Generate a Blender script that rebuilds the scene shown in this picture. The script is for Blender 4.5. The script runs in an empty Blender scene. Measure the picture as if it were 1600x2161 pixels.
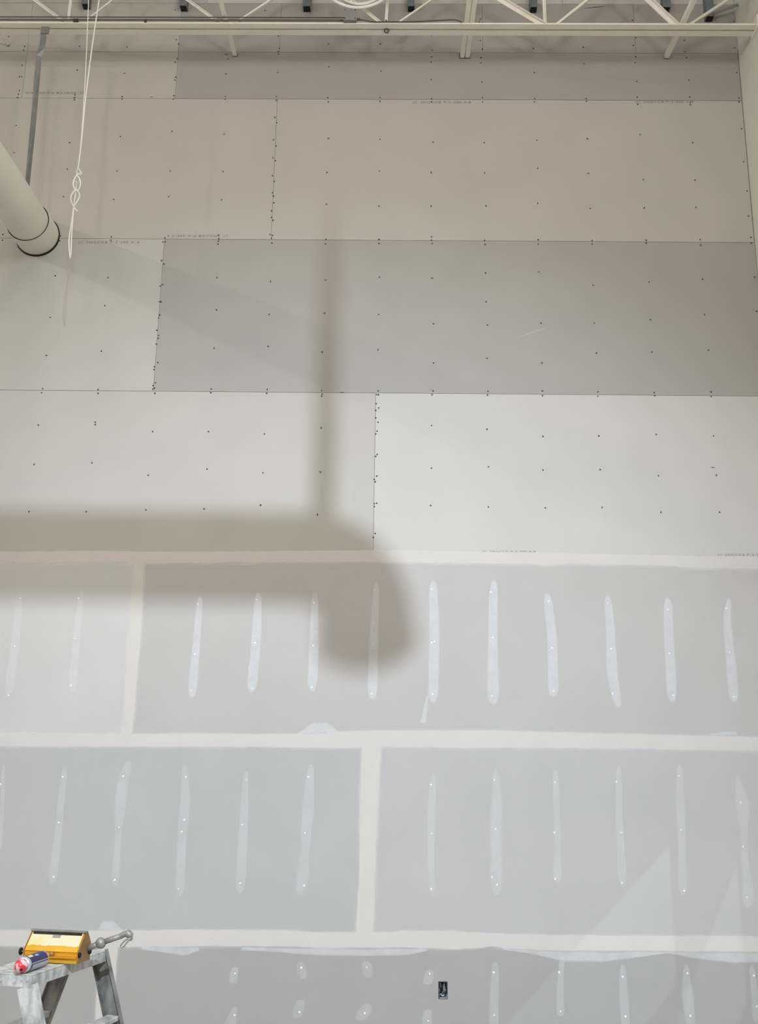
import bpy, bmesh, math, random
from mathutils import Vector, Matrix
random.seed(7)
scene = bpy.context.scene
C = scene.collection

# ------------------------------------------------------------------ camera
F = 2150.0
PITCH, YAW, ROLL = 0.2549, -0.0162, 0.0141
CAM = Vector((-0.2571, -6.9574, 2.2317))
fw = Vector((math.sin(YAW)*math.cos(PITCH), math.cos(YAW)*math.cos(PITCH), math.sin(PITCH)))
r0 = Vector((math.cos(YAW), -math.sin(YAW), 0)); u0 = r0.cross(fw)
RT = r0*math.cos(ROLL) + u0*math.sin(ROLL)
UP = -r0*math.sin(ROLL) + u0*math.cos(ROLL)
cam_data = bpy.data.cameras.new('camera'); cam = bpy.data.objects.new('camera', cam_data); C.objects.link(cam)
cam_data.sensor_fit = 'HORIZONTAL'; cam_data.sensor_width = 36.0; cam_data.lens = F/1600*36.0
cam_data.clip_start = 0.05; cam_data.clip_end = 200
M3 = Matrix((RT, UP, -fw)).transposed()
cam.matrix_world = Matrix.Translation(CAM) @ M3.to_4x4()
scene.camera = cam

def ray(u, v): return RT*((u-800)/F) - UP*((v-1080.5)/F) + fw
def at(u, v, Y=0.0):                    # point on the vertical plane y = Y
    d = ray(u, v); return CAM + d*((Y-CAM.y)/d.y)
def atz(u, v, Z):                       # point on the horizontal plane z = Z
    d = ray(u, v); return CAM + d*((Z-CAM.z)/d.z)

# ------------------------------------------------------------------ world, lamps, exposure
W = bpy.data.worlds.new('world'); scene.world = W; W.use_nodes = True
W.node_tree.nodes['Background'].inputs[0].default_value = (1.0, 0.97, 0.93, 1)
W.node_tree.nodes['Background'].inputs[1].default_value = 0.02
vs = scene.view_settings
vs.view_transform = 'Standard'; vs.look = 'None'; vs.gamma = 1.0; vs.use_curve_mapping = False
vs.exposure = -0.07

def disk_lamp(name, loc, size, power, color, target=None, spread=math.pi):
    l = bpy.data.lights.new(name, 'AREA'); l.shape = 'DISK'; l.size = size
    l.energy = power; l.color = color; l.spread = spread
    o = bpy.data.objects.new(name, l); C.objects.link(o); o.location = loc
    if target is not None:
        o.rotation_euler = (Vector(target)-Vector(loc)).to_track_quat('-Z', 'Y').to_euler()
    return o
KEY = Vector((1.75, -13.0, 8.25))
kl = bpy.data.lights.new('high_bay_key', 'SPOT'); kl.energy = 6750; kl.color = (0.72, 0.87, 1.0)
kl.shadow_soft_size = 0.055; kl.spot_size = math.radians(44); kl.spot_blend = 1.0
ko = bpy.data.objects.new('high_bay_key', kl); C.objects.link(ko); ko.location = KEY
ko.rotation_euler = (Vector((-0.95, 0, 1.15))-KEY).to_track_quat('-Z', 'Y').to_euler()
WARM = (1.0, 0.955, 0.90)
disk_lamp('high_bay_lamp', (-7.8, -6.0, 8.25), 0.22, 180, WARM, (-7.8, -4.0, 0))
disk_lamp('high_bay_lamp', (-4.2, -11.5, 8.25), 0.40, 160, WARM)
disk_lamp('high_bay_lamp', (1.2, -6.0, 8.25), 0.40, 60, WARM)
disk_lamp('high_bay_lamp', (-3.0, -6.0, 8.25), 0.40, 60, WARM)
for x, y, z, e in ((-4.6, -5.0, 7.1, 80), (-2.0, -5.4, 7.65, 118), (0.2, -4.6, 6.8, 88), (1.5, -5.2, 7.4, 106)):    # added unseen point fills, lifting the light on the upper wall
    gl = bpy.data.lights.new('fill_lamp', 'POINT'); gl.energy = e; gl.color = (1.0, 0.97, 0.95); gl.shadow_soft_size = 0.3
    go = bpy.data.objects.new('fill_lamp', gl); C.objects.link(go); go.location = (x, y, z)
# two lamps of the next room, shining in through the opening of the right wall
XC = 2.438                                # inside corner with the right wall
WY0, WY1 = -5.4, -1.5                     # unglazed opening to the next room, outside the picture
WZ1 = at(1412, 1780).z + 1.0*(XC-at(1412, 1780).x); WZ0 = WZ1 - 0.70
for (u, v), pw in (((1412, 1780), 900), ((1555, 1812), 700)):
    tip = at(u, v); jamb = Vector((XC, WY1, WZ1)); loc = jamb - (tip-jamb)*5.0
    sl = bpy.data.lights.new('next_room_lamp', 'SPOT'); sl.energy = pw; sl.color = (0.80, 0.91, 1.0)
    sl.shadow_soft_size = 0.03; sl.spot_size = math.radians(50); sl.spot_blend = 0.3
    so = bpy.data.objects.new('next_room_lamp', sl); C.objects.link(so); so.location = loc
    so.rotation_euler = (Vector((XC, -2.6, 2.2))-loc).to_track_quat('-Z', 'Y').to_euler()

# ------------------------------------------------------------------ materials
def lin(c):
    return tuple((x/12.92 if x <= 0.04045 else ((x+0.055)/1.055)**2.4) for x in c)
def S(r, g, b): return lin((r/255, g/255, b/255))
MATS = {}
def mat(name, col, rough=0.8, metal=0.0, var=0.05, scale=6.0, bump=0.0, bscale=60.0, col2=None, spec=0.3, thresh=None, alpha=None, stretch=None, trans=0.0):
    if name in MATS: return MATS[name]
    m = bpy.data.materials.new(name); m.use_nodes = True
    nt = m.node_tree; N = nt.nodes; L = nt.links
    b = N['Principled BSDF']
    b.inputs['Roughness'].default_value = rough; b.inputs['Metallic'].default_value = metal
    b.inputs['Specular IOR Level'].default_value = spec
    if trans: b.inputs['Transmission Weight'].default_value = trans
    tc = N.new('ShaderNodeTexCoord')
    nz = N.new('ShaderNodeTexNoise'); nz.inputs['Scale'].default_value = scale; nz.inputs['Detail'].default_value = 5
    if stretch:
        mp = N.new('ShaderNodeMapping'); mp.inputs['Scale'].default_value = stretch
        L.new(tc.outputs['Object'], mp.inputs[0]); L.new(mp.outputs[0], nz.inputs['Vector'])
    else: L.new(tc.outputs['Object'], nz.inputs['Vector'])
    rp = N.new('ShaderNodeValToRGB')
    lo = tuple(max(0, c*(1-var)) for c in col); hi = tuple(min(1, c*(1+var)) for c in col)
    if col2: lo, hi = col2, col
    a, z = thresh or (0.3, 0.7)
    rp.color_ramp.elements[0].position = a; rp.color_ramp.elements[0].color = (*lo, 1)
    rp.color_ramp.elements[1].position = z; rp.color_ramp.elements[1].color = (*hi, 1)
    L.new(nz.outputs['Fac'], rp.inputs[0]); L.new(rp.outputs[0], b.inputs['Base Color'])
    if bump:
        n2 = N.new('ShaderNodeTexNoise'); n2.inputs['Scale'].default_value = bscale; n2.inputs['Detail'].default_value = 4
        L.new(tc.outputs['Object'], n2.inputs['Vector'])
        bp = N.new('ShaderNodeBump'); bp.inputs['Strength'].default_value = bump; bp.inputs['Distance'].default_value = 0.01
        L.new(n2.outputs['Fac'], bp.inputs['Height']); L.new(bp.outputs[0], b.inputs['Normal'])
    if alpha is not None:               # thin compound: coverage from the mesh attribute 'cover', broken up by noise
        at_ = N.new('ShaderNodeAttribute'); at_.attribute_name = 'cover'
        n3 = N.new('ShaderNodeTexNoise'); n3.inputs['Scale'].default_value = 9; n3.inputs['Detail'].default_value = 6
        L.new(tc.outputs['Object'], n3.inputs['Vector'])
        mr = N.new('ShaderNodeMapRange'); mr.inputs[1].default_value = 0.3; mr.inputs[2].default_value = 0.7
        mr.inputs[3].default_value = alpha[0]; mr.inputs[4].default_value = alpha[1]
        L.new(n3.outputs['Fac'], mr.inputs[0])
        mu = N.new('ShaderNodeMath'); mu.operation = 'MULTIPLY'; mu.use_clamp = True
        L.new(at_.outputs['Fac'], mu.inputs[0]); L.new(mr.outputs[0], mu.inputs[1])
        L.new(mu.outputs[0], b.inputs['Alpha'])
        # coat colour brightened where thin, making up for its shade on the paper
        iv = N.new('ShaderNodeMath'); iv.operation = 'SUBTRACT'; iv.inputs[0].default_value = 1.0; L.new(mu.outputs[0], iv.inputs[1])
        ad = N.new('ShaderNodeMix'); ad.data_type = 'RGBA'; ad.blend_type = 'ADD'; ad.clamp_result = True
        ad.inputs[7].default_value = (*S(180, 177, 174), 1)
        L.new(iv.outputs[0], ad.inputs[0]); L.new(rp.outputs[0], ad.inputs[6]); L.new(ad.outputs[2], b.inputs['Base Color'])
    MATS[name] = m; return m

def paper(name, rgb): return mat(name, S(*rgb), 0.9, var=0.025, scale=2.2, bump=0.03, bscale=180, spec=0.2)
P_DARK = paper('grey_paper_dark', (166, 161, 156))
P_MID = paper('grey_paper_mid', (184, 180, 174))
P_LIGHT = paper('grey_paper_light', (194, 191, 186))
P_MIDC = paper('grey_paper_soft', (183, 179, 177))
P_LIGHTC = paper('grey_paper_pale', (194, 191, 189))
P_COOL = paper('grey_paper_cool', (178, 175, 174))
P_LOW = paper('grey_paper_low', (164, 160, 158))
P_TOP = paper('grey_paper_top', (183, 178, 171))
COMP = mat('joint_compound', S(203, 197, 192), 0.85, var=0.02, scale=5, alpha=(1.0, 1.0), bump=0.05, bscale=40)
COMPF = mat('feathered_compound', S(199, 199, 201), 0.85, var=0.02, scale=5, alpha=(0.0, 0.5))
COMPS = mat('thin_compound', S(207, 208, 213), 0.8, var=0.02, scale=8, alpha=(0.30, 0.44))
COMPS2 = mat('thinner_compound', S(206, 207, 211), 0.8, var=0.02, scale=8, alpha=(0.10, 0.24))
DOT = mat('compound_dimple', S(246, 246, 248), 0.5, var=0.01)
SCREW = mat('black_screw', S(52, 48, 46), 0.6, var=0.2, scale=200)
INK = mat('stamp_ink', S(118, 112, 106), 0.9, var=0.15, scale=120)
STEELW = mat('white_painted_steel', S(236, 231, 221), 0.55, var=0.04, scale=9, bump=0.05, bscale=60)
STEELG = mat('galvanised_steel', S(140, 141, 141), 0.45, metal=0.6, var=0.12, scale=14)
STUBG = mat('dark_galvanised_steel', S(122, 128, 137), 0.5, metal=0.4, var=0.12, scale=30)
WALLP = mat('primed_wall', S(219, 216, 206), 0.9, var=0.015, scale=2.5, bump=0.03, bscale=120)
DUCTM = mat('painted_duct', S(222, 218, 208), 0.6, var=0.03, scale=4, bump=0.03, bscale=30)
WHITEWIRE = mat('white_wire', S(236, 233, 226), 0.5, var=0.02)
DARKC = mat('dark_cable', S(84, 82, 80), 0.6, var=0.1)
GREYC = mat('grey_conduit', S(132, 130, 127), 0.5, var=0.06, scale=10)
BOXG = mat('grey_junction_box', S(146, 146, 144), 0.5, metal=0.3, var=0.04)
BLACK = mat('black_rubber', S(28, 26, 25), 0.6, var=0.2, scale=60)
GAP = mat('dark_gap', S(40, 37, 34), 0.9, var=0.1)
CONC = mat('concrete_floor', S(184, 181, 175), 0.8, var=0.1, scale=1.2, bump=0.1, bscale=30)
DECK = mat('roof_deck', S(190, 186, 178), 0.7, var=0.05, scale=1.5)
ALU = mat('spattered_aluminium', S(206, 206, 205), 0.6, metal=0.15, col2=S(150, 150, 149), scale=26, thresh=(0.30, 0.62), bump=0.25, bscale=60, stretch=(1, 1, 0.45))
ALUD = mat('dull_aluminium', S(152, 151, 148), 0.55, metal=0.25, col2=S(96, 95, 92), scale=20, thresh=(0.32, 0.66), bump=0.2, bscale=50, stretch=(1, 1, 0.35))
GOLD = mat('gold_anodised', S(232, 176, 62), 0.32, metal=0.55, var=0.08, scale=9, spec=0.5)
GOLDL = mat('gold_lid_smeared', S(214, 204, 172), 0.55, metal=0.0, col2=S(218, 194, 132), scale=7, thresh=(0.30, 0.45))
BROWN = mat('bronze_side_plate', S(150, 116, 76), 0.5, metal=0.3, var=0.1, scale=20)
BLADE = mat('dark_steel_blade', S(70, 70, 68), 0.4, metal=0.7, var=0.25, scale=30)
POLE = mat('dusty_steel_pole', S(150, 146, 141), 0.5, metal=0.4, var=0.2, scale=40)
CHROME = mat('chrome', S(190, 190, 190), 0.2, metal=0.9, var=0.05)
CANS = mat('silver_can', S(196, 199, 206), 0.35, metal=0.5, var=0.05, scale=30)
CANB = mat('navy_label', S(48, 46, 96), 0.4, var=0.08, scale=30)
CANW = mat('pale_label', S(176, 180, 196), 0.45, var=0.1, scale=50)
CANY = mat('yellow_print', S(226, 210, 120), 0.45, var=0.05)
CAPR = mat('red_cap', S(214, 52, 66), 0.3, col2=S(226, 196, 200), scale=34, thresh=(0.46, 0.54), spec=0.5)
SKIN = mat('galvanised_duct', S(150, 152, 154), 0.45, metal=0.6, var=0.08, scale=6)

# ------------------------------------------------------------------ helpers
def link(name, me, m, parent=None):
    o = bpy.data.objects.new(name, me); C.objects.link(o)
    if m is not None and not me.materials: me.materials.append(m)
    if parent is not None: o.parent = parent
    return o
def tag(o, label=None, cat=None, group=None, kind=None):
    if label: o['label'] = label
    if cat: o['category'] = cat
    if group: o['group'] = group
    if kind: o['kind'] = kind
    return o
def empty(name, loc=(0, 0, 0)):
    o = bpy.data.objects.new(name, None); C.objects.link(o); o.location = loc; o.empty_display_size = 0.1
    EMP[o] = Vector(loc); return o
EMP = {}
def part(name, bm, m, parent, smooth=False):
    """bmesh in world coordinates -> mesh object (parented, local to an empty or to a mesh placed at the origin)"""
    off = Vector((0, 0, 0)); p = parent
    while p is not None:
        off += EMP.get(p, Vector((0, 0, 0))); p = p.parent
    bm.normal_update()
    me = bpy.data.meshes.new(name)
    if off.length: bmesh.ops.translate(bm, verts=bm.verts, vec=-off)
    bmesh.ops.recalc_face_normals(bm, faces=bm.faces)
    bm.to_mesh(me); bm.free()
    if smooth:
        for f in me.polygons: f.use_smooth = True
    return link(name, me, m, parent)
def hexa(bm, pts):
    """8 points: bottom quad 0-3, top quad 4-7"""
    v = [bm.verts.new(p) for p in pts]
    for f in ((0, 1, 2, 3), (4, 7, 6, 5), (0, 4, 5, 1), (1, 5, 6, 2), (2, 6, 7, 3), (3, 7, 4, 0)):
        bm.faces.new([v[i] for i in f])
    return v
def box(bm, a, b):
    x0, y0, z0 = a; x1, y1, z1 = b
    hexa(bm, [(x0, y0, z0), (x1, y0, z0), (x1, y1, z0), (x0, y1, z0), (x0, y0, z1), (x1, y0, z1), (x1, y1, z1), (x0, y1, z1)])
def obox(bm, c, ax, ay, az):
    """oriented box: centre + half axes"""
    c = Vector(c)
    hexa(bm, [c-ax-ay-az, c+ax-ay-az, c+ax+ay-az, c-ax+ay-az, c-ax-ay+az, c+ax-ay+az, c+ax+ay+az, c-ax+ay+az])
def bar(bm, a, b, w, t, side):
    """flat bar from a to b; w measured along side, t across"""
    a = Vector(a); b = Vector(b); d = (b-a).normalized(); s = Vector(side); s = (s-d*s.dot(d)).normalized(); n = d.cross(s)
    obox(bm, (a+b)/2, (b-a)/2, s*w/2, n*t/2)
def bevel(bm, w, seg=2):
    bmesh.ops.bevel(bm, geom=list(bm.edges), offset=w, segments=seg, affect='EDGES', profile=0.5)
def tube(bm, path, rad, n=10, cap=True):
    path = [Vector(p) for p in path]; rings = []
    rr = rad if isinstance(rad, (list, tuple)) else [rad]*len(path)
    d0 = (path[1]-path[0]).normalized()
    ref = Vector((0, 0, 1)) if abs(d0.z) < 0.9 else Vector((1, 0, 0))
    s = d0.cross(ref).normalized()
    for i, p in enumerate(path):
        d = (path[min(i+1, len(path)-1)]-path[max(i-1, 0)]).normalized()
        s = (s-d*s.dot(d)).normalized(); t = d.cross(s)
        rings.append([bm.verts.new(p+(s*math.cos(2*math.pi*k/n)+t*math.sin(2*math.pi*k/n))*rr[i]) for k in range(n)])
    for a, b in zip(rings, rings[1:]):
        for k in range(n): bm.faces.new((a[k], a[(k+1) % n], b[(k+1) % n], b[k]))
    if cap: bm.faces.new(rings[0][::-1]); bm.faces.new(rings[-1])
    return rings
def spline(pts, n=8):
    P = [Vector(p) for p in pts]; out = []
    for i in range(len(P)-1):
        p0 = P[max(i-1, 0)]; p1 = P[i]; p2 = P[i+1]; p3 = P[min(i+2, len(P)-1)]
        for k in range(n):
            t = k/n
            out.append(0.5*((2*p1)+(p2-p0)*t+(2*p0-5*p1+4*p2-p3)*t*t+(3*p1-p0-3*p2+p3)*t**3))
    out.append(P[-1]); return out
X, Yv, Z = Vector((1, 0, 0)), Vector((0, 1, 0)), Vector((0, 0, 1))

# ------------------------------------------------------------------ room shell
ST = 0.4064; H = 1.235
XC = 2.438                                # inside corner with the right wall
XL, YB, ZT = -9.6, -19.0, 9.45
def shell(name, a, b, m):
    bm = bmesh.new(); box(bm, a, b); return tag(part(name, bm, m, None), kind='structure')
shell('floor', (XL-0.2, YB-0.2, -0.2), (XC+0.2, 0.2, 0), CONC)
shell('ceiling', (XL-0.2, YB-0.2, ZT), (XC+0.2, 0.2, ZT+0.15), DECK)
shell('wall_left', (XL-0.2, YB, 0), (XL, 0.2, ZT), WALLP)
shell('wall_rear', (XL, YB-0.2, 0), (XC, YB, ZT), WALLP)
bm = bmesh.new()
for a_, b_ in (((XC, YB, 0), (XC+0.012, WY0, ZT)), ((XC, WY1, 0), (XC+0.012, 0.2, ZT)), ((XC, WY0, 0), (XC+0.012, WY1, WZ0)), ((XC, WY0, WZ1), (XC+0.012, WY1, ZT))): box(bm, a_, b_)
tag(part('wall_right', bm, WALLP, None), kind='structure')
wall = shell('wall_back', (XL, 0.10, 0), (XC, 0.20, ZT), GAP)

def jz(k): return H*(6-k)
ZA = at(800, 111).z                      # seam of the narrow strip under the joist
ZB = at(800, 8).z                        # seam just below the deck pieces
TH = 0.0159
rows = [  # z0, z1, list of (stud0, stud1, material)
    (ZB, ZT, [(-23.6, -13, P_TOP), (-13, -4.5, P_TOP), (-4.5, 2.6, P_LIGHT), (2.6, 6, P_LIGHT)]),
    (ZA, ZB, [(-23.6, -17, P_TOP), (-17, -8, P_TOP), (-8, -5, P_TOP), (-5, -3, P_DARK), (-3, 1, P_DARK), (1, 4, P_DARK), (4, 6, P_DARK)]),
    (jz(0), ZA, [(-23.6, -17, P_TOP), (-17, -8, P_TOP), (-8, -5, P_TOP), (-5, 6, P_DARK)]),
    (jz(1), jz(0), [(-23.6, -12, P_MID), (-12, -3, P_TOP), (-3, 6, P_TOP)]),
    (jz(2), jz(1), [(-23.6, -14, P_MID), (-14, -5, P_MID), (-5, 6, P_DARK)]),
    (jz(3), jz(2), [(-23.6, -10, P_MID), (-10, -1, P_MID), (-1, 6, P_LIGHT)]),
    (jz(4), jz(3), [(-23.6, -14, P_DARK), (-14, -5, P_LIGHTC), (-5, 6, P_MIDC)]),
    (jz(5), jz(4), [(-23.6, -10, P_DARK), (-10, -1, P_COOL), (-1, 6, P_MIDC)]),
    (0.012, jz(5), [(-23.6, -14, P_DARK), (-14, -5, P_LOW), (-5, 6, P_LOW)]),
]
oa, ob = at(925, 2071), at(945, 2109)     # opening of the electrical box
OX0, OX1, OZ0, OZ1 = oa.x, ob.x, ob.z, oa.z
sheets = []
for ri, (z0, z1, cols) in enumerate(rows):
    for ci, (s0, s1, m) in enumerate(cols):
        x0 = max(s0*ST, XL) + 0.001; x1 = min(s1*ST, XC) - 0.001
        if s1 == 6: x1 = XC - (0.006 if ri in (2, 3) else 0.003)
        g = 0.0014; d = random.uniform(-0.0008, 0.0002)
        bm = bmesh.new()
        a = (x0, d, z0+g); b = (x1, d+TH, z1-g)
        if ri == 8 and s1 == 6:          # cut-out for the electrical box
            xs = [a[0], OX0, OX1, b[0]]; zs = [a[2], OZ0, OZ1, b[2]]
            V = {}
            def gv(i, j, y):
                k = (i, j, y)
                if k not in V: V[k] = bm.verts.new((xs[i], y, zs[j]))
                return V[k]
            for i in range(3):
                for j in range(3):
                    if i == 1 and j == 1: continue
                    for y in (d, d+TH):
                        bm.faces.new((gv(i, j, y), gv(i+1, j, y), gv(i+1, j+1, y), gv(i, j+1, y)))
            rim = [(1, 1), (2, 1), (2, 2), (1, 2)]; outer = [(0, 0), (3, 0), (3, 3), (0, 3)]
            for q in range(4):
                p, r = rim[q], rim[(q+1) % 4]
                bm.faces.new((gv(*p, d), gv(*r, d), gv(*r, d+TH), gv(*p, d+TH)))
        else:
            box(bm, a, b)
        o = part('drywall_sheet', bm, m, wall)
        sheets.append((x0, x1, z0, z1, o))
def sheet_at(p):
    for x0, x1, z0, z1, o in sheets:
        if x0-0.004 <= p.x <= x1+0.02 and z0 <= p.z <= z1: return o
    return sheets[-1][4]

# ------------------------------------------------------------------ screws of the untaped sheets
SC = """41,191 39,199 37,206 52,98 50,106 47,138 41,162 46,162 158,200 157,206 157,211 258,204 258,209 367,202 366,209 476,204 475,210 583,204 583,212 692,206 693,215
168,98 268,99 163,148 263,155 372,84 377,93 374,124 370,131 371,163 369,169 476,115 480,115 481,124 477,156 588,76 590,102 587,109 588,114 586,153 693,93 694,141
803,93 804,150 911,75 912,106 911,120 910,131 910,168 1014,86 1018,104 1015,122 1015,133 1017,173 1126,102 1128,153 1231,100 1233,135 1342,80 1337,96 1342,120 1341,132 1344,172 1445,85 1446,109 1449,122 1454,169 1550,101 1555,153
802,206 802,214 911,208 911,215 1019,206 1019,215 1129,208 1128,215 1237,208 1238,214 1345,205 1346,220 1456,205 1457,216 1457,221 1560,207 1560,215
34,265 30,322 147,301 254,288 363,277 473,283 580,248 584,259 577,295 583,308 576,333 581,339 693,292 802,294 914,300 1022,301 1133,296 1240,293 1351,284 1462,301 1565,272 1570,341
142,357 247,361 359,361 471,362 575,371 579,383 575,407 577,414 578,428 573,445 573,459 576,465 690,364 689,431 801,361 800,435 910,364 1023,365 1135,355 1242,366 1358,379 1467,380 1577,403
134,415 240,421 356,415 468,422 910,435 1026,435 1135,429 1246,440 1360,439 1469,438 1580,456
6,495 5,507 128,498 126,508 235,500 234,507 348,502 344,511 349,510 461,496 462,504 461,509 460,515 570,495 575,497 573,503 574,513 688,505 687,515 800,505 800,514 911,500 911,507 912,514 1023,507 1024,516 1136,506 1136,515 1250,508 1250,515 1364,507 1364,513 1478,506 1479,517 1585,501 1586,513
117,582 228,586 341,550 346,557 338,604 343,601 337,637 340,637 458,586 571,594 687,591 801,585 912,587 1025,576 1137,574 1252,602 1370,595 1483,589 1593,585
106,670 221,645 457,654 568,664 685,661 799,664 337,665 335,671 331,697 335,708 334,714 330,726 915,683 1026,637 1029,686 1142,682 1254,682 1373,675 1487,664 1597,657
98,750 214,741 452,735 566,731 680,743 798,738 333,765 326,774 325,780 328,808 323,814 322,821 326,819 915,766 1028,756 1144,766 1259,745 1376,743 1495,739
90,820 88,829 207,822 207,830 327,830 446,821 445,829 564,822 563,830 679,824 679,836 680,832 798,825 795,833 799,833 914,825 912,833 1030,826 1029,834 1145,825 1145,835 1262,827 1262,836 1381,828 1382,835 1501,827 1501,837
81,897 201,891 201,896 322,911 440,911 558,916 678,903 794,852 799,861 793,866 793,882 798,891 911,898 1028,906 1146,921 1264,920 1385,917 1506,920
72,980 194,977 313,1003 437,990 555,998 676,996 796,910 793,916 796,959 793,963 911,988 1031,985 1146,992 1267,991 1390,1004 1512,1003
61,1080 182,1080 308,1076 431,1074 550,1066 670,1086 795,1005 790,1012 792,1017 790,1063 795,1062 790,1069 792,1126 788,1134 909,1067 1031,1070 1151,1072 1271,1071 1395,1081 1519,1081
18,77 370,21 560,22 1014,40 1012,46 1335,43 1442,45 1548,46"""
bm = bmesh.new()
rings = [(0.0030, -0.0012), (0.0052, -0.0009), (0.0062, 0.0003)]
prev = None
for r, y in rings:
    cur = [bm.verts.new((r*math.cos(2*math.pi*k/10), y, r*math.sin(2*math.pi*k/10))) for k in range(10)]
    if prev:
        for k in range(10): bm.faces.new((prev[k], prev[(k+1) % 10], cur[(k+1) % 10], cur[k]))
    else: bm.faces.new(cur)
    prev = cur
bmesh.ops.recalc_face_normals(bm, faces=bm.faces)
sme = bpy.data.meshes.new('screw'); bm.to_mesh(sme); bm.free(); sme.materials.append(SCREW)
for tok in SC.split():
    u, v = map(float, tok.split(','))
    p = at(u, v)
    if p.x > XC-0.01: p.x = XC-0.02
    o = bpy.data.objects.new('screw', sme); C.objects.link(o); o.parent = sheet_at(p)
    o.location = (p.x, -0.0008, p.z); o.scale = (random.uniform(0.9, 1.25), 1, random.uniform(0.8, 1.0))
    o.rotation_euler = (0, random.uniform(0, 3), 0)

# a few bare scuffs in the paper
def scuff(u0, v0, u1, v1, w, m, name):
    a, b = at(u0, v0), at(u1, v1); bm = bmesh.new()
    d = (b-a).normalized(); n = d.cross(Yv)
    n2 = 12; L0 = []; 
    for i in range(n2+1):
        t = i/n2; p = a.lerp(b, t); ww = w*math.sin(math.pi*min(max(t, 0.02), 0.98))**0.6*random.uniform(0.7, 1)/2
        L0.append((bm.verts.new(p+n*ww-Yv*0.0011), bm.verts.new(p-n*ww-Yv*0.0011)))
    for q, r in zip(L0, L0[1:]): bm.faces.new((q[0], q[1], r[1], r[0]))
    return part(name, bm, m, sheet_at((a+b)/2))
scuff(1092, 713, 1156, 690, 0.006, mat('paper_scratch', S(196, 191, 186), 0.9), 'scratch')
for a in ((1500, 986, 1509, 987), (1232, 18, 1280, 13), (317, 205, 323, 205), (718, 828, 726, 828)):
    scuff(*a, 0.006, GAP, 'torn_edge')

# ------------------------------------------------------------------ printed edge codes on the sheets
def stamp(txt, u0, u1, v, flip, hpx=5.6):
    cu = bpy.data.curves.new('edge_print', 'FONT'); cu.body = txt; cu.size = 1.0; cu.space_character = 1.25
    tmp = bpy.data.objects.new('tmp', cu); C.objects.link(tmp)
    dg = bpy.context.evaluated_depsgraph_get(); me = bpy.data.meshes.new_from_object(tmp.evaluated_get(dg))
    bpy.data.objects.remove(tmp); bpy.data.curves.remove(cu)
    xs = [q.co.x for q in me.vertices]; ys = [q.co.y for q in me.vertices]
    a, b = at(u0, v), at(u1, v); h = (at(u0, v-hpx)-a).length
    me.materials.clear(); me.materials.append(INK); me.name = 'edge_print'
    w0, w1, h0, h1 = min(xs), max(xs), min(ys), max(ys)
    for q in me.vertices:
        tx = (q.co.x-w0)/(w1-w0); ty = (q.co.y-h0)/(h1-h0)
        if flip: tx, ty = 1-tx, 1-ty
        p = a.lerp(b, tx); q.co = (p.x, -0.0012, p.z + (ty-0.5)*h)
    o = link('edge_print', me, None, sheet_at((a+b)/2))
    return o
stamp('JC 2NGCCB P-2-20E-X-6', 165, 294, 512, False)
stamp('JC 2NGCCB P-X-20E-2-6', 353, 481, 497.5, True)
stamp('JC 3NGCCB P-2-20X-X-6', 55, 177, 195.5, True)
stamp('JC 2NGCCB P-2-20E-4-8', 871, 994, 216.5, False)
stamp('JC 2NGCCB P-2-20E-1-8', 1341, 1463, 215.5, False)
stamp('JC 2NGCCB P-2-20E-4-8', 1018, 1130, 1165, False)
stamp('JC 2NGCCB P-2-20E-1-8', 1514, 1632, 1171.5, False)

# ------------------------------------------------------------------ taped joints and compound
def resample(pts, n):
    out = []
    t0, t1 = pts[0], pts[-1]
    L = [0]
    for a, b in zip(pts, pts[1:]): L.append(L[-1]+math.hypot(b[0]-a[0], b[1]-a[1]))
    for i in range(n+1):
        s = L[-1]*i/n
        for k in range(len(L)-1):
            if s <= L[k+1]+1e-9:
                t = (s-L[k])/(L[k+1]-L[k]); out.append((pts[k][0]+(pts[k+1][0]-pts[k][0])*t, pts[k][1]+(pts[k+1][1]-pts[k][1])*t)); break
    return out
def ribbon(name, A, B, m, y, n=60, jit=0.6, feather=0.10, parent=None, ends=False):
    """compound band between the outlines A and B (both on the wall face), feathered to the paper at its rims"""
    A = resample(A, n); B = resample(B, n)
    bm = bmesh.new(); lay = bm.verts.layers.float.new('cover')
    prof = [(0, 0.0), (feather, 1.0), (0.5, 1.0), (1-feather, 1.0), (1, 0.0)]
    prev = None; ja = jb = 0
    for i in range(n+1):
        ja = ja*0.6+random.uniform(-jit, jit); jb = jb*0.6+random.uniform(-jit, jit)
        a = at(A[i][0], A[i][1]); b = at(B[i][0], B[i][1])
        a.x = min(a.x, XC-0.002); b.x = min(b.x, XC-0.002)
        d = (b-a).normalized()
        a = a+d*ja*0.0035; b = b+d*jb*0.0035
        e = 1.0
        if ends: e = 0.0 if i in (0, n) else 1.0
        cur = []
        for t, c in prof:
            v = bm.verts.new(a.lerp(b, t)); v.co.y = -0.0010 - y*(0.25 if c == 0 else 1.0); v[lay] = c*e; cur.append(v)
        if prev:
            for k in range(4): bm.faces.new((prev[k], prev[k+1], cur[k+1], cur[k]))
        prev = cur
    return part(name, bm, m, parent or wall, smooth=True)
XT = (-430, 1650)
J3t = [(XT[0], 1160), (0, 1164), (200, 1162), (330, 1164), (560, 1163), (800, 1160), (1000, 1164), (1150, 1165), (1200, 1168), (1400, 1172), (1600, 1175), (XT[1], 1176)]
J3b = [(XT[0], 1184), (0, 1186), (80, 1190), (240, 1187), (290, 1190), (400, 1189), (800, 1187), (1000, 1190), (1120, 1192), (1150, 1195), (1200, 1191), (1400, 1195), (1450, 1199), (1600, 1201), (XT[1], 1201)]
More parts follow.
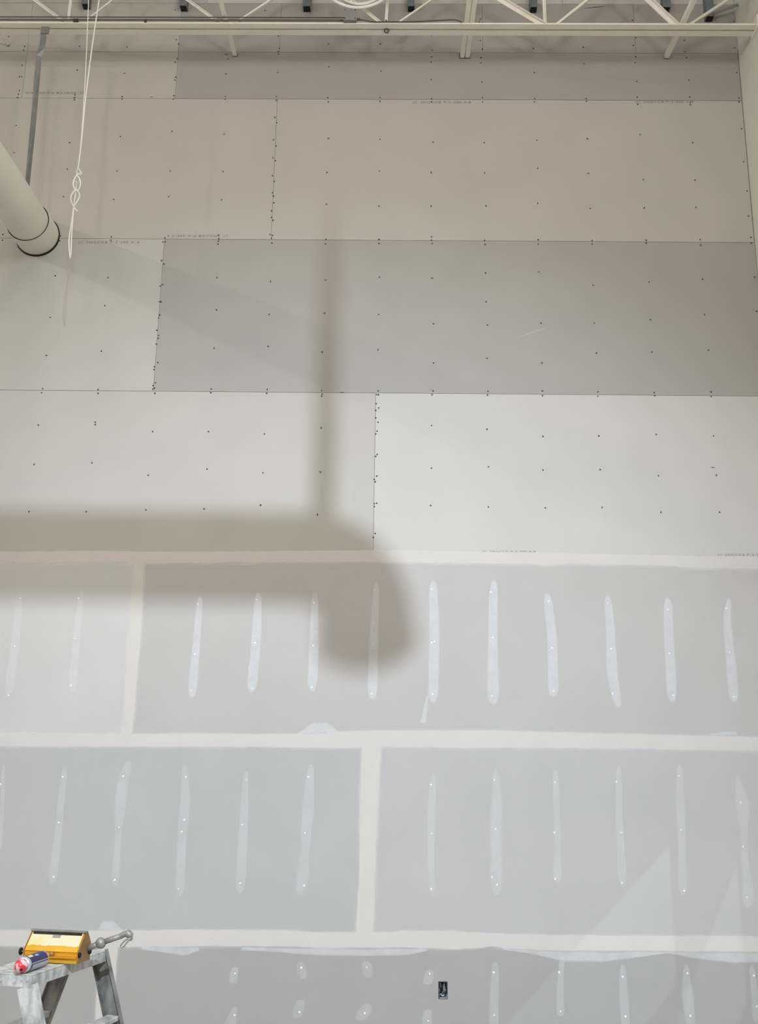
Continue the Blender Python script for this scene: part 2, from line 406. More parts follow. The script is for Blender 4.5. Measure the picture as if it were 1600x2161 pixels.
J4t = [(XT[0], 1541), (0, 1546), (60, 1545), (130, 1549), (250, 1549), (400, 1547), (560, 1549), (690, 1548), (705, 1543), (800, 1541), (1000, 1540), (1200, 1545), (1600, 1555), (XT[1], 1555)]
J4b = [(XT[0], 1573), (0, 1577), (250, 1577), (400, 1577), (560, 1578), (740, 1581), (770, 1577), (800, 1578), (1000, 1580), (1200, 1580), (1600, 1586), (XT[1], 1587)]
J5t = [(XT[0], 1958), (0, 1962), (200, 1963), (400, 1961), (600, 1962), (660, 1966), (830, 1966), (850, 1963), (950, 1963), (1000, 1968), (1120, 1971), (1250, 1973), (1450, 1974), (1600, 1975), (XT[1], 1975)]
J5b = [(XT[0], 1996), (0, 1998), (300, 2000), (450, 1998), (600, 1998), (690, 2002), (850, 2001), (960, 2005), (1000, 2002), (1040, 1998), (1060, 2002), (1130, 2006), (1200, 2007), (1600, 2010), (XT[1], 2010)]
def off(P, d): return [(x, y+d) for x, y in P]
def offx(P, d): return [(x+d, y) for x, y in P]
def clipx(P): return [(min(x, 1655), y) for x, y in P]
for nm, a, b in (('j3', J3t, J3b), ('j4', J4t, J4b), ('j5', J5t, J5b)):
    ribbon('feathered_compound', off(a, -5 if nm != 'j3' else -1), off(b, 6), COMPF, 0.0001, n=150, jit=0.5, feather=0.22)
    ribbon('taped_joint', a, b, COMP, 0.0005, n=260, jit=0.42, feather=0.07)
V1l = [(287, 1185), (280, 1210), (275, 1290), (268, 1360), (260, 1500), (256, 1552)]
V1r = [(306, 1185), (304, 1230), (300, 1330), (293, 1400), (285, 1500), (279, 1552)]
V2l = [(762, 1574), (759, 1650), (757, 1750), (757, 1850), (752, 1930), (750, 1970)]
V2r = [(806, 1574), (804, 1620), (798, 1750), (793, 1850), (790, 1970)]
V3l = [(207, 1996), (204, 2060), (199, 2161), (196, 2260)]
V3r = [(251, 1996), (246, 2060), (238, 2161), (232, 2260)]
for a, b, j in ((V1l, V1r, 5), (V2l, V2r, 6), (V3l, V3r, 5)):
    ribbon('feathered_compound', offx(a, -j), offx(b, j), COMPF, 0.0001, n=50, jit=0.4, feather=0.25)
    ribbon('taped_joint', a, b, COMP, 0.0006, n=80, jit=0.35, feather=0.09)
# loose feather patches below the lowest joint and above the middle one
for t, b in (([(1060, 2002), (1130, 2006), (1200, 2007), (1400, 2009)], [(1060, 2004), (1130, 2016), (1190, 2030), (1270, 2032), (1330, 2024), (1400, 2014)]),
             ([(1400, 2008), (1500, 2009), (1650, 2010)], [(1400, 2010), (1480, 2026), (1550, 2034), (1650, 2030)]),
             ([(300, 1998), (420, 1998)], [(300, 2004), (350, 2013), (390, 2018), (420, 2008)]),
             ([(510, 1999), (900, 2002)], [(510, 2006), (600, 2011), (680, 2018), (760, 2018), (860, 2016), (900, 2006)]),
             ([(630, 1546), (660, 1524), (690, 1522), (712, 1540)], [(630, 1550), (660, 1550), (690, 1550), (712, 1549)]),
             ([(212, 1950), (218, 1941), (240, 1941), (258, 1962)], [(210, 1964), (225, 1964), (245, 1964), (260, 1964)]),
             ([(1500, 1548), (1530, 1543), (1555, 1545)], [(1500, 1553), (1530, 1552), (1555, 1553)]),
             ([(886, 1526), (894, 1490), (900, 1468)], [(900, 1526), (903, 1490), (906, 1468)])):
    ribbon('compound_smear', t, b, COMPS, 0.0002, n=26, jit=0.7, feather=0.2)

# dimples: one shared mesh
bm = bmesh.new(); prev = None
for r, y in ((0.0028, -0.0012), (0.0046, -0.0008), (0.0056, 0.0)):
    cur = [bm.verts.new((r*math.cos(2*math.pi*k/10), y, r*math.sin(2*math.pi*k/10))) for k in range(10)]
    if prev:
        for k in range(10): bm.faces.new((prev[k], prev[(k+1) % 10], cur[(k+1) % 10], cur[k]))
    else: bm.faces.new(cur)
    prev = cur
bmesh.ops.recalc_face_normals(bm, faces=bm.faces)
dme = bpy.data.meshes.new('screw_dimple'); bm.to_mesh(dme); bm.free(); dme.materials.append(DOT)
def strip(pts, wid, dots, m=COMPS):
    """pts: centre line (top to bottom), wid: widths in the photo at those points"""
    n = 30; ctr = resample(pts, n)
    Wd = []
    for i in range(n+1):
        t = i/n*(len(wid)-1); k = min(int(t), len(wid)-2); Wd.append(wid[k]+(wid[k+1]-wid[k])*(t-k))
    A, B = [], []
    for i in range(n+1):
        t = i/n; e = min(1, (min(t, 1-t)/0.09+0.02))**0.5
        w = Wd[i]*e/2
        A.append((ctr[i][0]-w, ctr[i][1])); B.append((ctr[i][0]+w, ctr[i][1]))
    s = ribbon('compound_strip', A, B, m, 0.0003, n=n, jit=0.35, feather=0.16, ends=True)
    for u, v in dots:
        p = at(u, v); o = bpy.data.objects.new('screw_dimple', dme); C.objects.link(o); o.parent = s
        o.location = (p.x, -0.0024, p.z); k = random.uniform(0.85, 1.2); o.scale = (k, 1, k)
    return s
STR = [
 ([(43,1246),(34,1340),(18,1472)],[16,22,22],[(43,1263),(31,1364),(18,1468)]),
 ([(173,1240),(162,1340),(152,1466)],[14,18,20],[(166,1263),(158,1348),(150,1447)]),
 ([(423,1255),(415,1350),(405,1475)],[14,18,22],[(418,1275),(411,1381),(404,1458)]),
 ([(545,1248),(541,1350),(530,1464)],[16,24,24],[(542,1266),(538,1357),(532,1453)]),
 ([(665,1248),(663,1350),(659,1462)],[14,24,22],[(663,1272),(661,1363),(658,1450)]),
 ([(795,1226),(789,1350),(786,1480)],[14,22,24],[(791,1245),(789,1359),(784,1464)]),
 ([(914,1222),(917,1350),(914,1487)],[20,25,24],[(911,1244),(911,1357),(917,1354),(913,1465)]),
 ([(1042,1222),(1040,1340),(1041,1490)],[20,23,30],[(1036,1250),(1040,1346),(1039,1469)]),
 ([(1154,1250),(1166,1350),(1168,1473)],[20,24,26],[(1158,1269),(1165,1368),(1168,1459)]),
 ([(1282,1254),(1289,1340),(1293,1430),(1306,1497)],[18,22,26,20],[(1283,1273),(1290,1369),(1293,1464)]),
 ([(1409,1259),(1412,1350),(1419,1484)],[20,25,24],[(1409,1286),(1413,1379),(1421,1468)]),
 ([(1539,1260),(1534,1310),(1542,1390),(1550,1484)],[14,20,24,26],[(1533,1284),(1540,1377),(1549,1471)]),
 ([(8,1612),(5,1700),(0,1800)],[8,10,10],[(1,1655)]),
 ([(137,1615),(126,1730),(110,1868)],[14,18,22],[(132,1640),(124,1736),(113,1851)]),
 ([(272,1602),(258,1660),(250,1750),(243,1875)],[24,28,14,24],[(260,1638),(251,1746),(242,1857)]),
 ([(390,1608),(392,1680),(385,1760),(379,1895)],[16,24,22,24],[(392,1640),(389,1730),(384,1755),(377,1876)]),
 ([(520,1625),(514,1740),(507,1888)],[14,22,25],[(520,1646),(511,1740),(507,1864)]),
 ([(657,1607),(648,1740),(641,1830),(633,1892)],[16,28,22,36],[(651,1640),(644,1758),(642,1869)]),
 ([(914,1628),(912,1700),(910,1780),(912,1892)],[14,22,16,14],[(910,1656),(911,1759),(910,1876)]),
 ([(1046,1616),(1048,1700),(1047,1780),(1048,1892)],[12,30,26,28],[(1043,1646),(1046,1750),(1038,1851),(1049,1867)]),
 ([(1172,1620),(1176,1740),(1177,1868)],[14,16,22],[(1171,1651),(1170,1757),(1172,1855)]),
 ([(1306,1614),(1307,1740),(1315,1875)],[14,18,22],[(1301,1650),(1311,1757),(1313,1863)]),
 ([(1434,1608),(1436,1700),(1440,1800),(1442,1892)],[14,22,18,24],[(1433,1638),(1437,1751),(1444,1880)]),
 ([(1556,1632),(1569,1710),(1572,1810),(1578,1860),(1580,1918)],[10,36,13,20,36],[(1563,1694),(1568,1787),(1577,1894)]),
 ([(1046,2028),(1044,2090),(1042,2175)],[16,22,24],[(1042,2052),(1043,2142)]),
 ([(1187,2016),(1182,2080),(1183,2147)],[12,16,20],[(1180,2052),(1183,2134)]),
 ([(1314,2034),(1316,2090),(1321,2175)],[14,22,22],[(1314,2061),(1320,2145)]),
 ([(1448,2034),(1450,2090),(1460,2175)],[12,28,22],[(1451,2054),(1457,2144)]),
 ([(1586,2036),(1592,2090),(1599,2160)],[12,16,22],[(1591,2059),(1597,2124)]),
 ([(496,2040),(494,2057),(493,2076)],[14,21,20],[(496,2054)]),
 ([(635,2030),(637,2047),(641,2066)],[18,25,16],[(636,2042)]),
 ([(773,2028),(775,2045),(778,2064)],[18,27,18],[(774,2041)]),
 ([(907,2046),(905,2062),(901,2078)],[18,24,22],[(907,2055)]),
 ([(496,2126),(490,2145),(486,2168)],[14,24,28],[(495,2142)]),
 ([(635,2110),(630,2131),(626,2150)],[20,27,20],[(632,2136)]),
 ([(776,2118),(769,2135),(760,2154)],[22,34,24],[(770,2138)]),
 ([(904,2130),(902,2148),(900,2172)],[18,25,24],[(904,2154)]),
]
for k_, s_ in enumerate(STR): strip(*s_, m=COMPS if k_ < 12 and k_ > 1 else COMPS2)

# ------------------------------------------------------------------ open-web steel joist in front of the wall
YC = -0.38
cz = at(800, 74, YC+0.058).z              # underside of the bottom chord
joist = empty('steel_joist', (-3.6, YC, cz))
tag(joist, 'white painted open-web steel joist spanning the top of the wall', 'joist')
ZTC = ZT-0.12
def angle(name, z, sgn, up, parent, gap=0.009):
    bm = bmesh.new(); w, t = 0.052, 0.006
    y0 = YC+sgn*gap
    ys = sorted((y0, y0+sgn*w)); box(bm, (XL+0.01, ys[0], z), (XC-0.004, ys[1], z+t))
    ys = sorted((y0, y0+sgn*t))
    if up: box(bm, (XL+0.01, ys[0], z+t), (XC-0.004, ys[1], z+w))
    else: box(bm, (XL+0.01, ys[0], z-w), (XC-0.004, ys[1], z))
    return part(name, bm, STEELW, parent)
angle('bottom_chord_angle', cz, -1, True, joist); angle('bottom_chord_angle', cz, 1, True, joist)
angle('top_chord_angle', ZTC, -1, False, joist); angle('top_chord_angle', ZTC, 1, False, joist)
def web(u0, v0, u1, v1, wpx, t=0.006):
    a = at(u0, v0, YC); b = at(u1, v1, YC); d = (a-b).normalized()
    b = b - d*((b.z-(cz+0.02))/d.z if abs(d.z) > 1e-3 else 0)
    top = b + d*((ZTC-0.02-b.z)/d.z)
    if top.x > XC-0.05: top = b + d*((XC-0.05-b.x)/d.x)
    w = wpx/268.0
    bm = bmesh.new()
    bar(bm, b, top, w, 0.006, X)
    s = (X-d*X.dot(d)).normalized(); n = d.cross(s)
    if n.y > 0: n = -n
    bar(bm, b+s*(w/2-0.003)+n*w*0.35, top+s*(w/2-0.003)+n*w*0.35, 0.006, w*0.7, X)
    return part('web_member', bm, STEELW, joist)
for a in ((72, 0, 128, 42, 5), (150, 0, 145, 42, 7), (238, 0, 190, 38, 5), (395, 0, 456, 44, 5), (572, 0, 505, 44, 6),
          (740, 0, 797, 44, 5), (818, 0, 815, 46, 6), (905, 4, 850, 42, 5), (1055, 0, 1136, 48, 10), (1148, 0, 1150, 48, 6),
          (1240, 0, 1180, 48, 7), (1367, 0, 1420, 50, 11), (1536, 0, 1460, 50, 7)):
    web(*a)
bm = bmesh.new(); box(bm, (XC-0.012, YC-0.07, cz-0.02), (XC-0.001, YC+0.07, cz+0.09)); part('bearing_plate', bm, STEELW, joist)

# horizontal bridging angles running over the bottom chord back to the wall
def bridging(u, v, wpx, label, two=False, dark=False, z_=None, du=0.0):
    e = at(u, v, -0.004); w = wpx/268.0
    br = empty('bridging_angle', (e.x, -0.2, e.z))
    tag(br, label, 'steel bridging', 'bridging angles running from the joist to the wall')
    bm = bmesh.new()
    dx = du
    def seg(x, ww, m, nm):
        bm = bmesh.new(); t = 0.005
        p = [(x-ww/2, -0.002), (x+ww/2, -0.002)]
        q0, q1 = -0.002, -2.6
        def P(xx, y, z): return Vector((xx+dx*(-y), y, z))
        hexa(bm, [P(x-ww/2, q1, e.z), P(x+ww/2, q1, e.z), P(x+ww/2, q0, e.z), P(x-ww/2, q0, e.z),
                  P(x-ww/2, q1, e.z+t), P(x+ww/2, q1, e.z+t), P(x+ww/2, q0, e.z+t), P(x-ww/2, q0, e.z+t)])
        hexa(bm, [P(x-ww/2, q1, e.z+t), P(x-ww/2+t, q1, e.z+t), P(x-ww/2+t, q0, e.z+t), P(x-ww/2, q0, e.z+t),
                  P(x-ww/2, q1, e.z+ww), P(x-ww/2+t, q1, e.z+ww), P(x-ww/2+t, q0, e.z+ww), P(x-ww/2, q0, e.z+ww)])
        return part(nm, bm, m, br)
    if two:
        seg(e.x-w*0.27, w*0.46, STEELW, 'angle_leg'); seg(e.x+w*0.27, w*0.46, STEELW, 'angle_leg')
    else: seg(e.x, w, STEELW, 'angle_leg')
    bm = bmesh.new(); box(bm, (e.x-w*0.56, -0.0035, e.z-0.004), (e.x+w*0.56, -0.0012, e.z+w*0.6)); part('wall_cutout', bm, GAP, br)
    return br
bridging(496, 118, 9, 'pale steel bridging angle meeting the wall above the dark sheet, left of centre', du=-0.03)
bridging(981, 122, 20, 'double pale steel bridging angle meeting the wall right of centre', two=True, du=0.02)
bridging(1407, 123, 9, 'pale steel bridging angle leaning in near the right wall', du=0.07)
bridging(17, 96, 5, 'thin pale bridging angle at the far left edge of the picture', du=-0.06)

# conduit, junction box and cable on the bottom chord
zc = cz+0.058
cd = bmesh.new(); p0 = at(-60, 44, YC-0.02); p1 = at(728, 46, YC-0.02)
p0.z = p1.z = zc+0.008
tube(cd, [Vector((XL+0.02, p0.y, p0.z)), p0, p1], 0.008, 8)
tag(part('conduit', cd, GREYC, None, True), 'thin grey conduit lying along the top of the joist chord, left half', 'conduit')
cd = bmesh.new(); tube(cd, [Vector((XL+0.02, YC-0.058, cz+0.058)), Vector((p1.x, YC-0.058, cz+0.058))], 0.0042, 8)
tag(part('cable', cd, DARKC, None, True), 'thin dark cable running left from the junction box along the joist', 'cable')
jb = empty('junction_box', at(739, 47, YC-0.02))
tag(jb, 'small square grey metal junction box on the joist chord', 'junction box')
a = at(725, 47, YC-0.03); b = at(753.5, 24, YC-0.03)
bm = bmesh.new(); box(bm, (a.x, YC-0.055, a.z), (b.x, YC+0.005, b.z)); bevel(bm, 0.004); part('box_body', bm, BOXG, jb)
bm = bmesh.new(); box(bm, (a.x-0.003, YC-0.0585, a.z-0.003), (b.x+0.003, YC-0.0545, b.z+0.003)); bevel(bm, 0.0012, 1); part('cover_plate', bm, BOXG, jb)
for sx, sz in ((0.12, 0.88), (0.88, 0.88), (0.12, 0.12), (0.88, 0.12)):
    bm = bmesh.new(); c = Vector((a.x+(b.x-a.x)*sx, YC-0.059, a.z+(b.z-a.z)*sz)); tube(bm, [c+Yv*0.002, c-Yv*0.002], 0.0045, 8); part('cover_screw', bm, SCREW, jb)
bm = bmesh.new(); q = at(754, 41, YC-0.03); tube(bm, [q-X*0.004, q+X*0.022], 0.009, 10); part('cable_connector', bm, DARKC, jb, True)
bm = bmesh.new()
pts = [at(u, v, YC-0.03) for u, v in ((757, 41), (770, 43), (790, 46), (816, 46), (860, 46), (910, 44), (950, 42), (965, 43), (975, 47))]
tube(bm, spline(pts, 6), 0.0045, 8)
tag(part('cable', bm, DARKC, None, True), 'short dark cable sagging from the junction box towards the centre bridging', 'cable')
# coil of white cable hanging behind the joist, mostly above the frame
coil = empty('cable_coil', at(757, -30, YC+0.08))
tag(coil, 'coil of thick white cable hanging in the joist above the junction box', 'cable coil')
for k, (rad, dv, dy) in enumerate(((90, -64, 0.05), (84, -66, 0.075), (66, -50, 0.06))):
    bm = bmesh.new(); c = at(757+k*2, dv, YC-0.12+dy)
    R = rad/268.0
    tube(bm, [c+X*R*math.cos(t)+Z*R*math.sin(t)+Yv*0.012*math.sin(3*t) for t in [2*math.pi*i/64 for i in range(65)]], 0.0125 if k < 2 else 0.009, 10, cap=False)
    part('cable_turn', bm, WHITEWIRE, coil, True)
# beam clamp with eye
cl = empty('beam_clamp', at(816, 58, YC-0.01)); tag(cl, 'small dark beam clamp with an eye under the joist chord', 'beam clamp')
bm = bmesh.new(); c = at(816, 58.5, YC); c.z = cz-0.008
tube(bm, [c+X*0.016*math.cos(t)+(Z*0.6-Yv*0.8)*0.016*math.sin(t) for t in [2*math.pi*i/20 for i in range(21)]], 0.005, 8, cap=False); part('eye', bm, DARKC, cl, True)
bm = bmesh.new(); tube(bm, [c+Z*0.02, c+Z*0.085], 0.0055, 8); part('bolt', bm, DARKC, cl, True)
bm = bmesh.new(); tube(bm, [c+Z*0.078, c+Z*0.092], 0.011, 6); part('nut', bm, DARKC, cl)
for (u, v) in ((157, 42), (163, 42), (307, 43)):
    bm = bmesh.new(); c = at(u, v, YC-0.03); tube(bm, [c-Z*0.012, c+Z*0.008], [0.012, 0.008], 8)
    tag(part('clip', bm, DARKC, None), {157: 'dark conduit clip on the joist, left of a close pair', 163: 'dark conduit clip on the joist, right of a close pair', 307: 'single dark conduit clip on the joist near the hanging wire'}[u], 'clip')

# galvanised channel ends showing at the top edge of the picture
for u, v, w, lab in ((179, 8, 15, 'dark galvanised channel end at the top edge, above the hanging wire'),
                     (386, 12, 15, 'dark galvanised channel end at the top edge, left of the leftmost bridging'),
                     (647, 13, 16, 'dark galvanised channel end at the top edge, left of the cable coil'),
                     (868, 13, 15, 'dark galvanised channel end at the top edge, right of the cable coil'),
                     (1127, 15, 15, 'dark galvanised channel end at the top edge, right of the double bridging'),
                     (1408, 15, 16, 'dark galvanised channel end at the top edge, nearest the right bridging'),
                     (1500, 34, 16, 'dark galvanised channel end low in the corner by the right wall')):
    ch = empty('steel_channel', at(u, v, -0.05)); tag(ch, lab, 'steel channel', 'channel ends at the top of the wall')
    c = at(u, v, -0.07); hw = w/268/2; top = min(ZT-0.01, c.z+0.9)
    bm = bmesh.new(); box(bm, (c.x-hw, -0.072, c.z), (c.x+hw, -0.069, top)); part('channel_web', bm, STUBG, ch)
    for s in (-1, 1):
        bm = bmesh.new(); xs = sorted((c.x+s*hw, c.x+s*(hw-0.003))); box(bm, (xs[0], -0.069, c.z), (xs[1], -0.002, top)); part('channel_flange', bm, STUBG, ch)
    bm = bmesh.new(); box(bm, (c.x-hw*0.9, -0.066, c.z+0.002), (c.x+hw*0.9, -0.003, c.z+0.008)); part('channel_end', bm, BLACK, ch)
bm = bmesh.new(); bar(bm, at(1558, 10, -0.10), at(1506, 28, -0.08), 0.022, 0.006, Z)
tag(part('brace_strap', bm, STEELG, None), 'pale brace strap in the upper right corner behind the joist', 'brace')

# ------------------------------------------------------------------ round duct through the wall
DR = 0.162
DC = at(79, 497)
dv_ = ray(873, 1640); ddir = Vector((-dv_.x/dv_.y, -1, 0)).normalized()   # from the wall into the room
duct = empty('round_duct', (DC.x, -0.5, DC.z-DR)); tag(duct, 'pale painted round metal duct passing through the wall at the left edge', 'duct')
def dpt(s, r, a): return DC + ddir*s + (X*math.cos(a)+Z*math.sin(a))*r
def dring(s0, s1, r0_, r1_, nm, m=DUCTM, n=56):
    bm = bmesh.new(); tube(bm, [DC+ddir*s0, DC+ddir*s1], [r0_, r1_], n, cap=False)
    return part(nm, bm, m, duct, True)
dring(-0.09, 0.20, DR, DR, 'wall_sleeve')
RN = DR-0.009
dring(0.14, 1.35, RN, RN, 'duct_section'); dring(1.35, 2.6, RN+0.004, RN+0.004, 'duct_section'); dring(2.6, 4.6, RN, RN, 'duct_section')
bm = bmesh.new(); tube(bm, [DC+ddir*0.192, DC+ddir*0.2, DC+ddir*0.204], [DR, DR+0.002, DR-0.001], 56, cap=False); part('sleeve_rim', bm, DUCTM, duct, True)
bm = bmesh.new(); tube(bm, [DC+ddir*0.199, DC+ddir*0.2015], [DR-0.0005, RN-0.001], 56, cap=False); part('sleeve_gap', bm, GAP, duct, True)
# dark gap of the wall opening: a thin crescent, wider below right where the hole is loose
bm = bmesh.new(); prev = None
for i in range(73):
    a = 2*math.pi*i/72
    wgap = 0.004+0.012*max(0, math.cos(a-math.radians(-80)))**1.2 + 0.006*max(0, math.cos(a-math.radians(-10)))
    p = Vector((DC.x+(DR-0.004)*math.cos(a), -0.0012, DC.z+(DR-0.004)*math.sin(a)))
    q = Vector((DC.x+(DR+wgap)*math.cos(a), -0.0012, DC.z+(DR+wgap)*math.sin(a)))
    cur = (bm.verts.new(p), bm.verts.new(q))
    if prev: bm.faces.new((prev[0], prev[1], cur[1], cur[0]))
    prev = cur
part('wall_opening', bm, GAP, duct)
# hanger strap from the joist to the duct
hs = empty('hanger_strap', at(95, 66, YC)); tag(hs, 'grey galvanised strap hanging from the joist down to the round duct', 'strap')
top = at(92, 64, YC-0.02); mid1 = at(90, 96, YC-0.03); mid2 = at(80, 110, YC-0.03); low = at(57, 395, YC-0.05)
def rib(path, ws, nm, m=STEELG):
    bm = bmesh.new(); prev = None
    for p, (w, ang) in zip(path, ws):
        s = X*math.cos(ang)+Yv*math.sin(ang); n = s.cross(Z).normalized()*0.0009
        cur = [bm.verts.new(p-s*w/2-n), bm.verts.new(p+s*w/2-n), bm.verts.new(p+s*w/2+n), bm.verts.new(p-s*w/2+n)]
        if prev:
            for k in range(4): bm.faces.new((prev[k], prev[(k+1) % 4], cur[(k+1) % 4], cur[k]))
        else: bm.faces.new(cur)
        prev = cur
    bm.faces.new(prev); return part(nm, bm, m, hs)
pth = [at(u, v, YC-0.075) for u, v in ((92.5, 60), (90.5, 90), (88, 102), (82, 118), (72, 240), (56.5, 400))]
rib(pth, [(0.046, 0), (0.046, 0), (0.045, 0.1), (0.042, 0.45), (0.042, 0.8), (0.042, 1.1)], 'strap_band')
bm = bmesh.new(); c = at(95, 64, YC-0.075); obox(bm, c, X*0.03, Yv*0.006, Z*0.03); part('strap_clip', bm, STEELG, hs)

# ------------------------------------------------------------------ white wire with knotted end
YW = -0.75
wire = empty('hanging_wire', at(165, 350, YW)); tag(wire, 'thin white wire hanging from above, looped in knots with a doubled tail', 'wire')
def wpath(pts, r, nm='wire_strand', n=6, dy=0.0):
    bm = bmesh.new()
    P = [at(u, v, YW+dy+0.012*math.sin(i*1.7)) for i, (u, v) in enumerate(pts)]
    tube(bm, spline(P, 8), r, 8); return part(nm, bm, WHITEWIRE, wire, True)
wpath([(189, -60), (187, 0), (183, 100), (178, 200), (171, 300), (165, 356)], 0.0032)
wpath([(217, -60), (209, 0), (195, 95), (181, 205), (172, 300), (165, 353)], 0.0046)
wpath([(165, 352), (162, 366), (172, 368), (166, 356)], 0.0036, 'wire_loop')
wpath([(173, 363), (162, 370), (156, 382), (155, 392), (160, 402), (167, 399), (170, 388), (168, 378), (163, 371)], 0.0052, 'wire_loop')
wpath([(152, 384), (160, 383), (163, 386)], 0.0034, 'wire_loop')
wpath([(162, 372), (161, 390), (160, 402), (157, 425), (155, 440)], 0.0040, 'wire_strand', dy=0.02)
wpath([(164, 447), (156, 437), (150, 424), (151, 411), (160, 401), (167, 408), (167, 417), (160, 430), (155, 438)], 0.0052, 'wire_loop')
wpath([(156, 436), (153, 470), (151, 500), (150, 530), (148, 545)], 0.0040)
wpath([(155, 440), (150, 475), (146, 503), (146, 525), (148, 545)], 0.0040)

# ------------------------------------------------------------------ electrical box in the opening
eb = empty('electrical_box', ((OX0+OX1)/2, 0.03, OZ0)); tag(eb, 'open rectangular electrical box with bare wires set in the lowest sheet', 'electrical box')
bm = bmesh.new(); t = 0.0015; yb = 0.068; i = 0.0015
x0, x1, z0, z1 = OX0+i, OX1-i, OZ0+i, OZ1-i
box(bm, (x0, yb-t, z0), (x1, yb, z1)); box(bm, (x0, 0.001, z0), (x0+t, yb-t, z1)); box(bm, (x1-t, 0.001, z0), (x1, yb-t, z1))
box(bm, (x0+t, 0.001, z0), (x1-t, yb-t, z0+t)); box(bm, (x0+t, 0.001, z1-t), (x1-t, yb-t, z1)); part('box_shell', bm, STUBG, eb)
bm = bmesh.new(); box(bm, (x0+0.006, -0.0005, z0+0.002), (x1-0.003, 0.002, z0+0.010)); box(bm, (x1-0.007, -0.0005, z0+0.010), (x1-0.003, 0.002, z0+0.028)); part('mounting_tab', bm, CHROME, eb)
for k, (m, pts) in enumerate(((GREYC, ((.2, .9), (.35, .6), (.6, .75), (.5, .35), (.3, .2))), (POLE, ((.8, .95), (.6, .7), (.75, .5), (.55, .3))), (BLACK, ((.4, .95), (.5, .8), (.3, .5), (.6, .45), (.7, .2))), (CANW, ((.25, .25), (.5, .18), (.75, .3))))):
    bm = bmesh.new(); tube(bm, spline([Vector((x0+(x1-x0)*px, 0.02+0.02*math.sin(q*2+k), z0+(z1-z0)*pz)) for q, (px, pz) in enumerate(pts)], 6), 0.004, 8); part('wire_end', bm, m, eb, True)

# ------------------------------------------------------------------ work bench (trestle) lower left
ZBN = 1.38; K = 0.825
N_ = atz(68, 2057, ZBN); F_ = atz(228, 2004, ZBN)
u_ = (F_-N_); LEN = u_.length; u_.normalize(); v_ = Vector((-u_.y, u_.x, 0))      # v_: across the top, to the left
WB = 0.30*K
bench = empty('trestle_bench', ((N_+F_)/2+v_*WB/2)*1.0); bench.location.z = 0; EMP[bench] = bench.location.copy()
tag(bench, 'spattered aluminium trestle bench carrying the yellow tool and the can', 'bench')
def bp(a, b, z): return N_ + u_*a + v_*b + Z*(z-ZBN)          # bench coordinates
def bbox(bm, a0, a1, b0, b1, z0, z1):
    hexa(bm, [bp(a0, b0, z0), bp(a1, b0, z0), bp(a1, b1, z0), bp(a0, b1, z0), bp(a0, b0, z1), bp(a1, b0, z1), bp(a1, b1, z1), bp(a0, b1, z1)])
bm = bmesh.new(); bbox(bm, 0, LEN, 0, WB, ZBN-0.006, ZBN); bevel(bm, 0.002, 1); part('top_plate', bm, ALU, bench)
for b0 in (0.0, WB-0.004):
    bm = bmesh.new(); bbox(bm, 0, LEN, b0, b0+0.004, ZBN-0.052, ZBN-0.006); part('side_rail', bm, ALU, bench)
for a0 in (0.0, LEN-0.004):
    bm = bmesh.new(); bbox(bm, a0, a0+0.004, 0.004, WB-0.004, ZBN-0.052, ZBN-0.006); part('end_plate', bm, ALU, bench)
for b0 in (0.02, 0.05, 0.085, 0.15, 0.21):
    bm = bmesh.new(); c = bp(0, b0, ZBN-0.022-0.008*(b0 > 0.06)); tube(bm, [c+u_*0.001, c-u_*0.005], [0.008, 0.0065], 10); part('rivet', bm, ALU, bench)
SPR = 0.34
def leg(end, side, wid):
    """channel leg, web flush with the end of the top, flanges turned in; side -1 = right-hand side (towards -v_), +1 = left"""
    a = 0.003 if end == 0 else LEN-0.003
    fl = u_*(1 if end == 0 else -1)
    b0 = wid/2 if side < 0 else WB-wid/2
    top = bp(a, b0, ZBN-0.05 if end == 0 else ZBN-0.008); dz = top.z
    top += v_*side*SPR*(ZBN-top.z)
    bot = top + v_*side*SPR*dz - Z*dz
    d = (bot-top).normalized(); sv = (v_-d*v_.dot(d)).normalized()
    bm = bmesh.new()
    obox(bm, (top+bot)/2, (bot-top)/2, sv*wid/2, u_*0.002)
    for s in (-1, 1):
        obox(bm, (top+bot)/2+sv*s*(wid/2-0.002)+fl*0.014, (bot-top)/2, sv*0.002, fl*0.0125)
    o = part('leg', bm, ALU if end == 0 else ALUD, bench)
    bm = bmesh.new(); obox(bm, bot+Z*0.014+fl*0.012, u_*0.02, v_*(wid/2+0.006), Z*0.0138); part('rubber_foot', bm, BLACK, o)
for end in (0, 1):
    for side in (-1, 1): leg(end, side, 0.105*K)
for side in (-1, 1):                                     # steps between the legs of a side
    for zz in (1.085, 0.80, 0.52, 0.25):
        b0 = (0.05*K if side < 0 else WB-0.05*K) + side*SPR*(ZBN-zz)
        bm = bmesh.new(); bbox(bm, 0.006, LEN-0.006, b0-0.035, b0+0.035, zz-0.022, zz); bevel(bm, 0.003, 1); part('step', bm, ALU, bench)

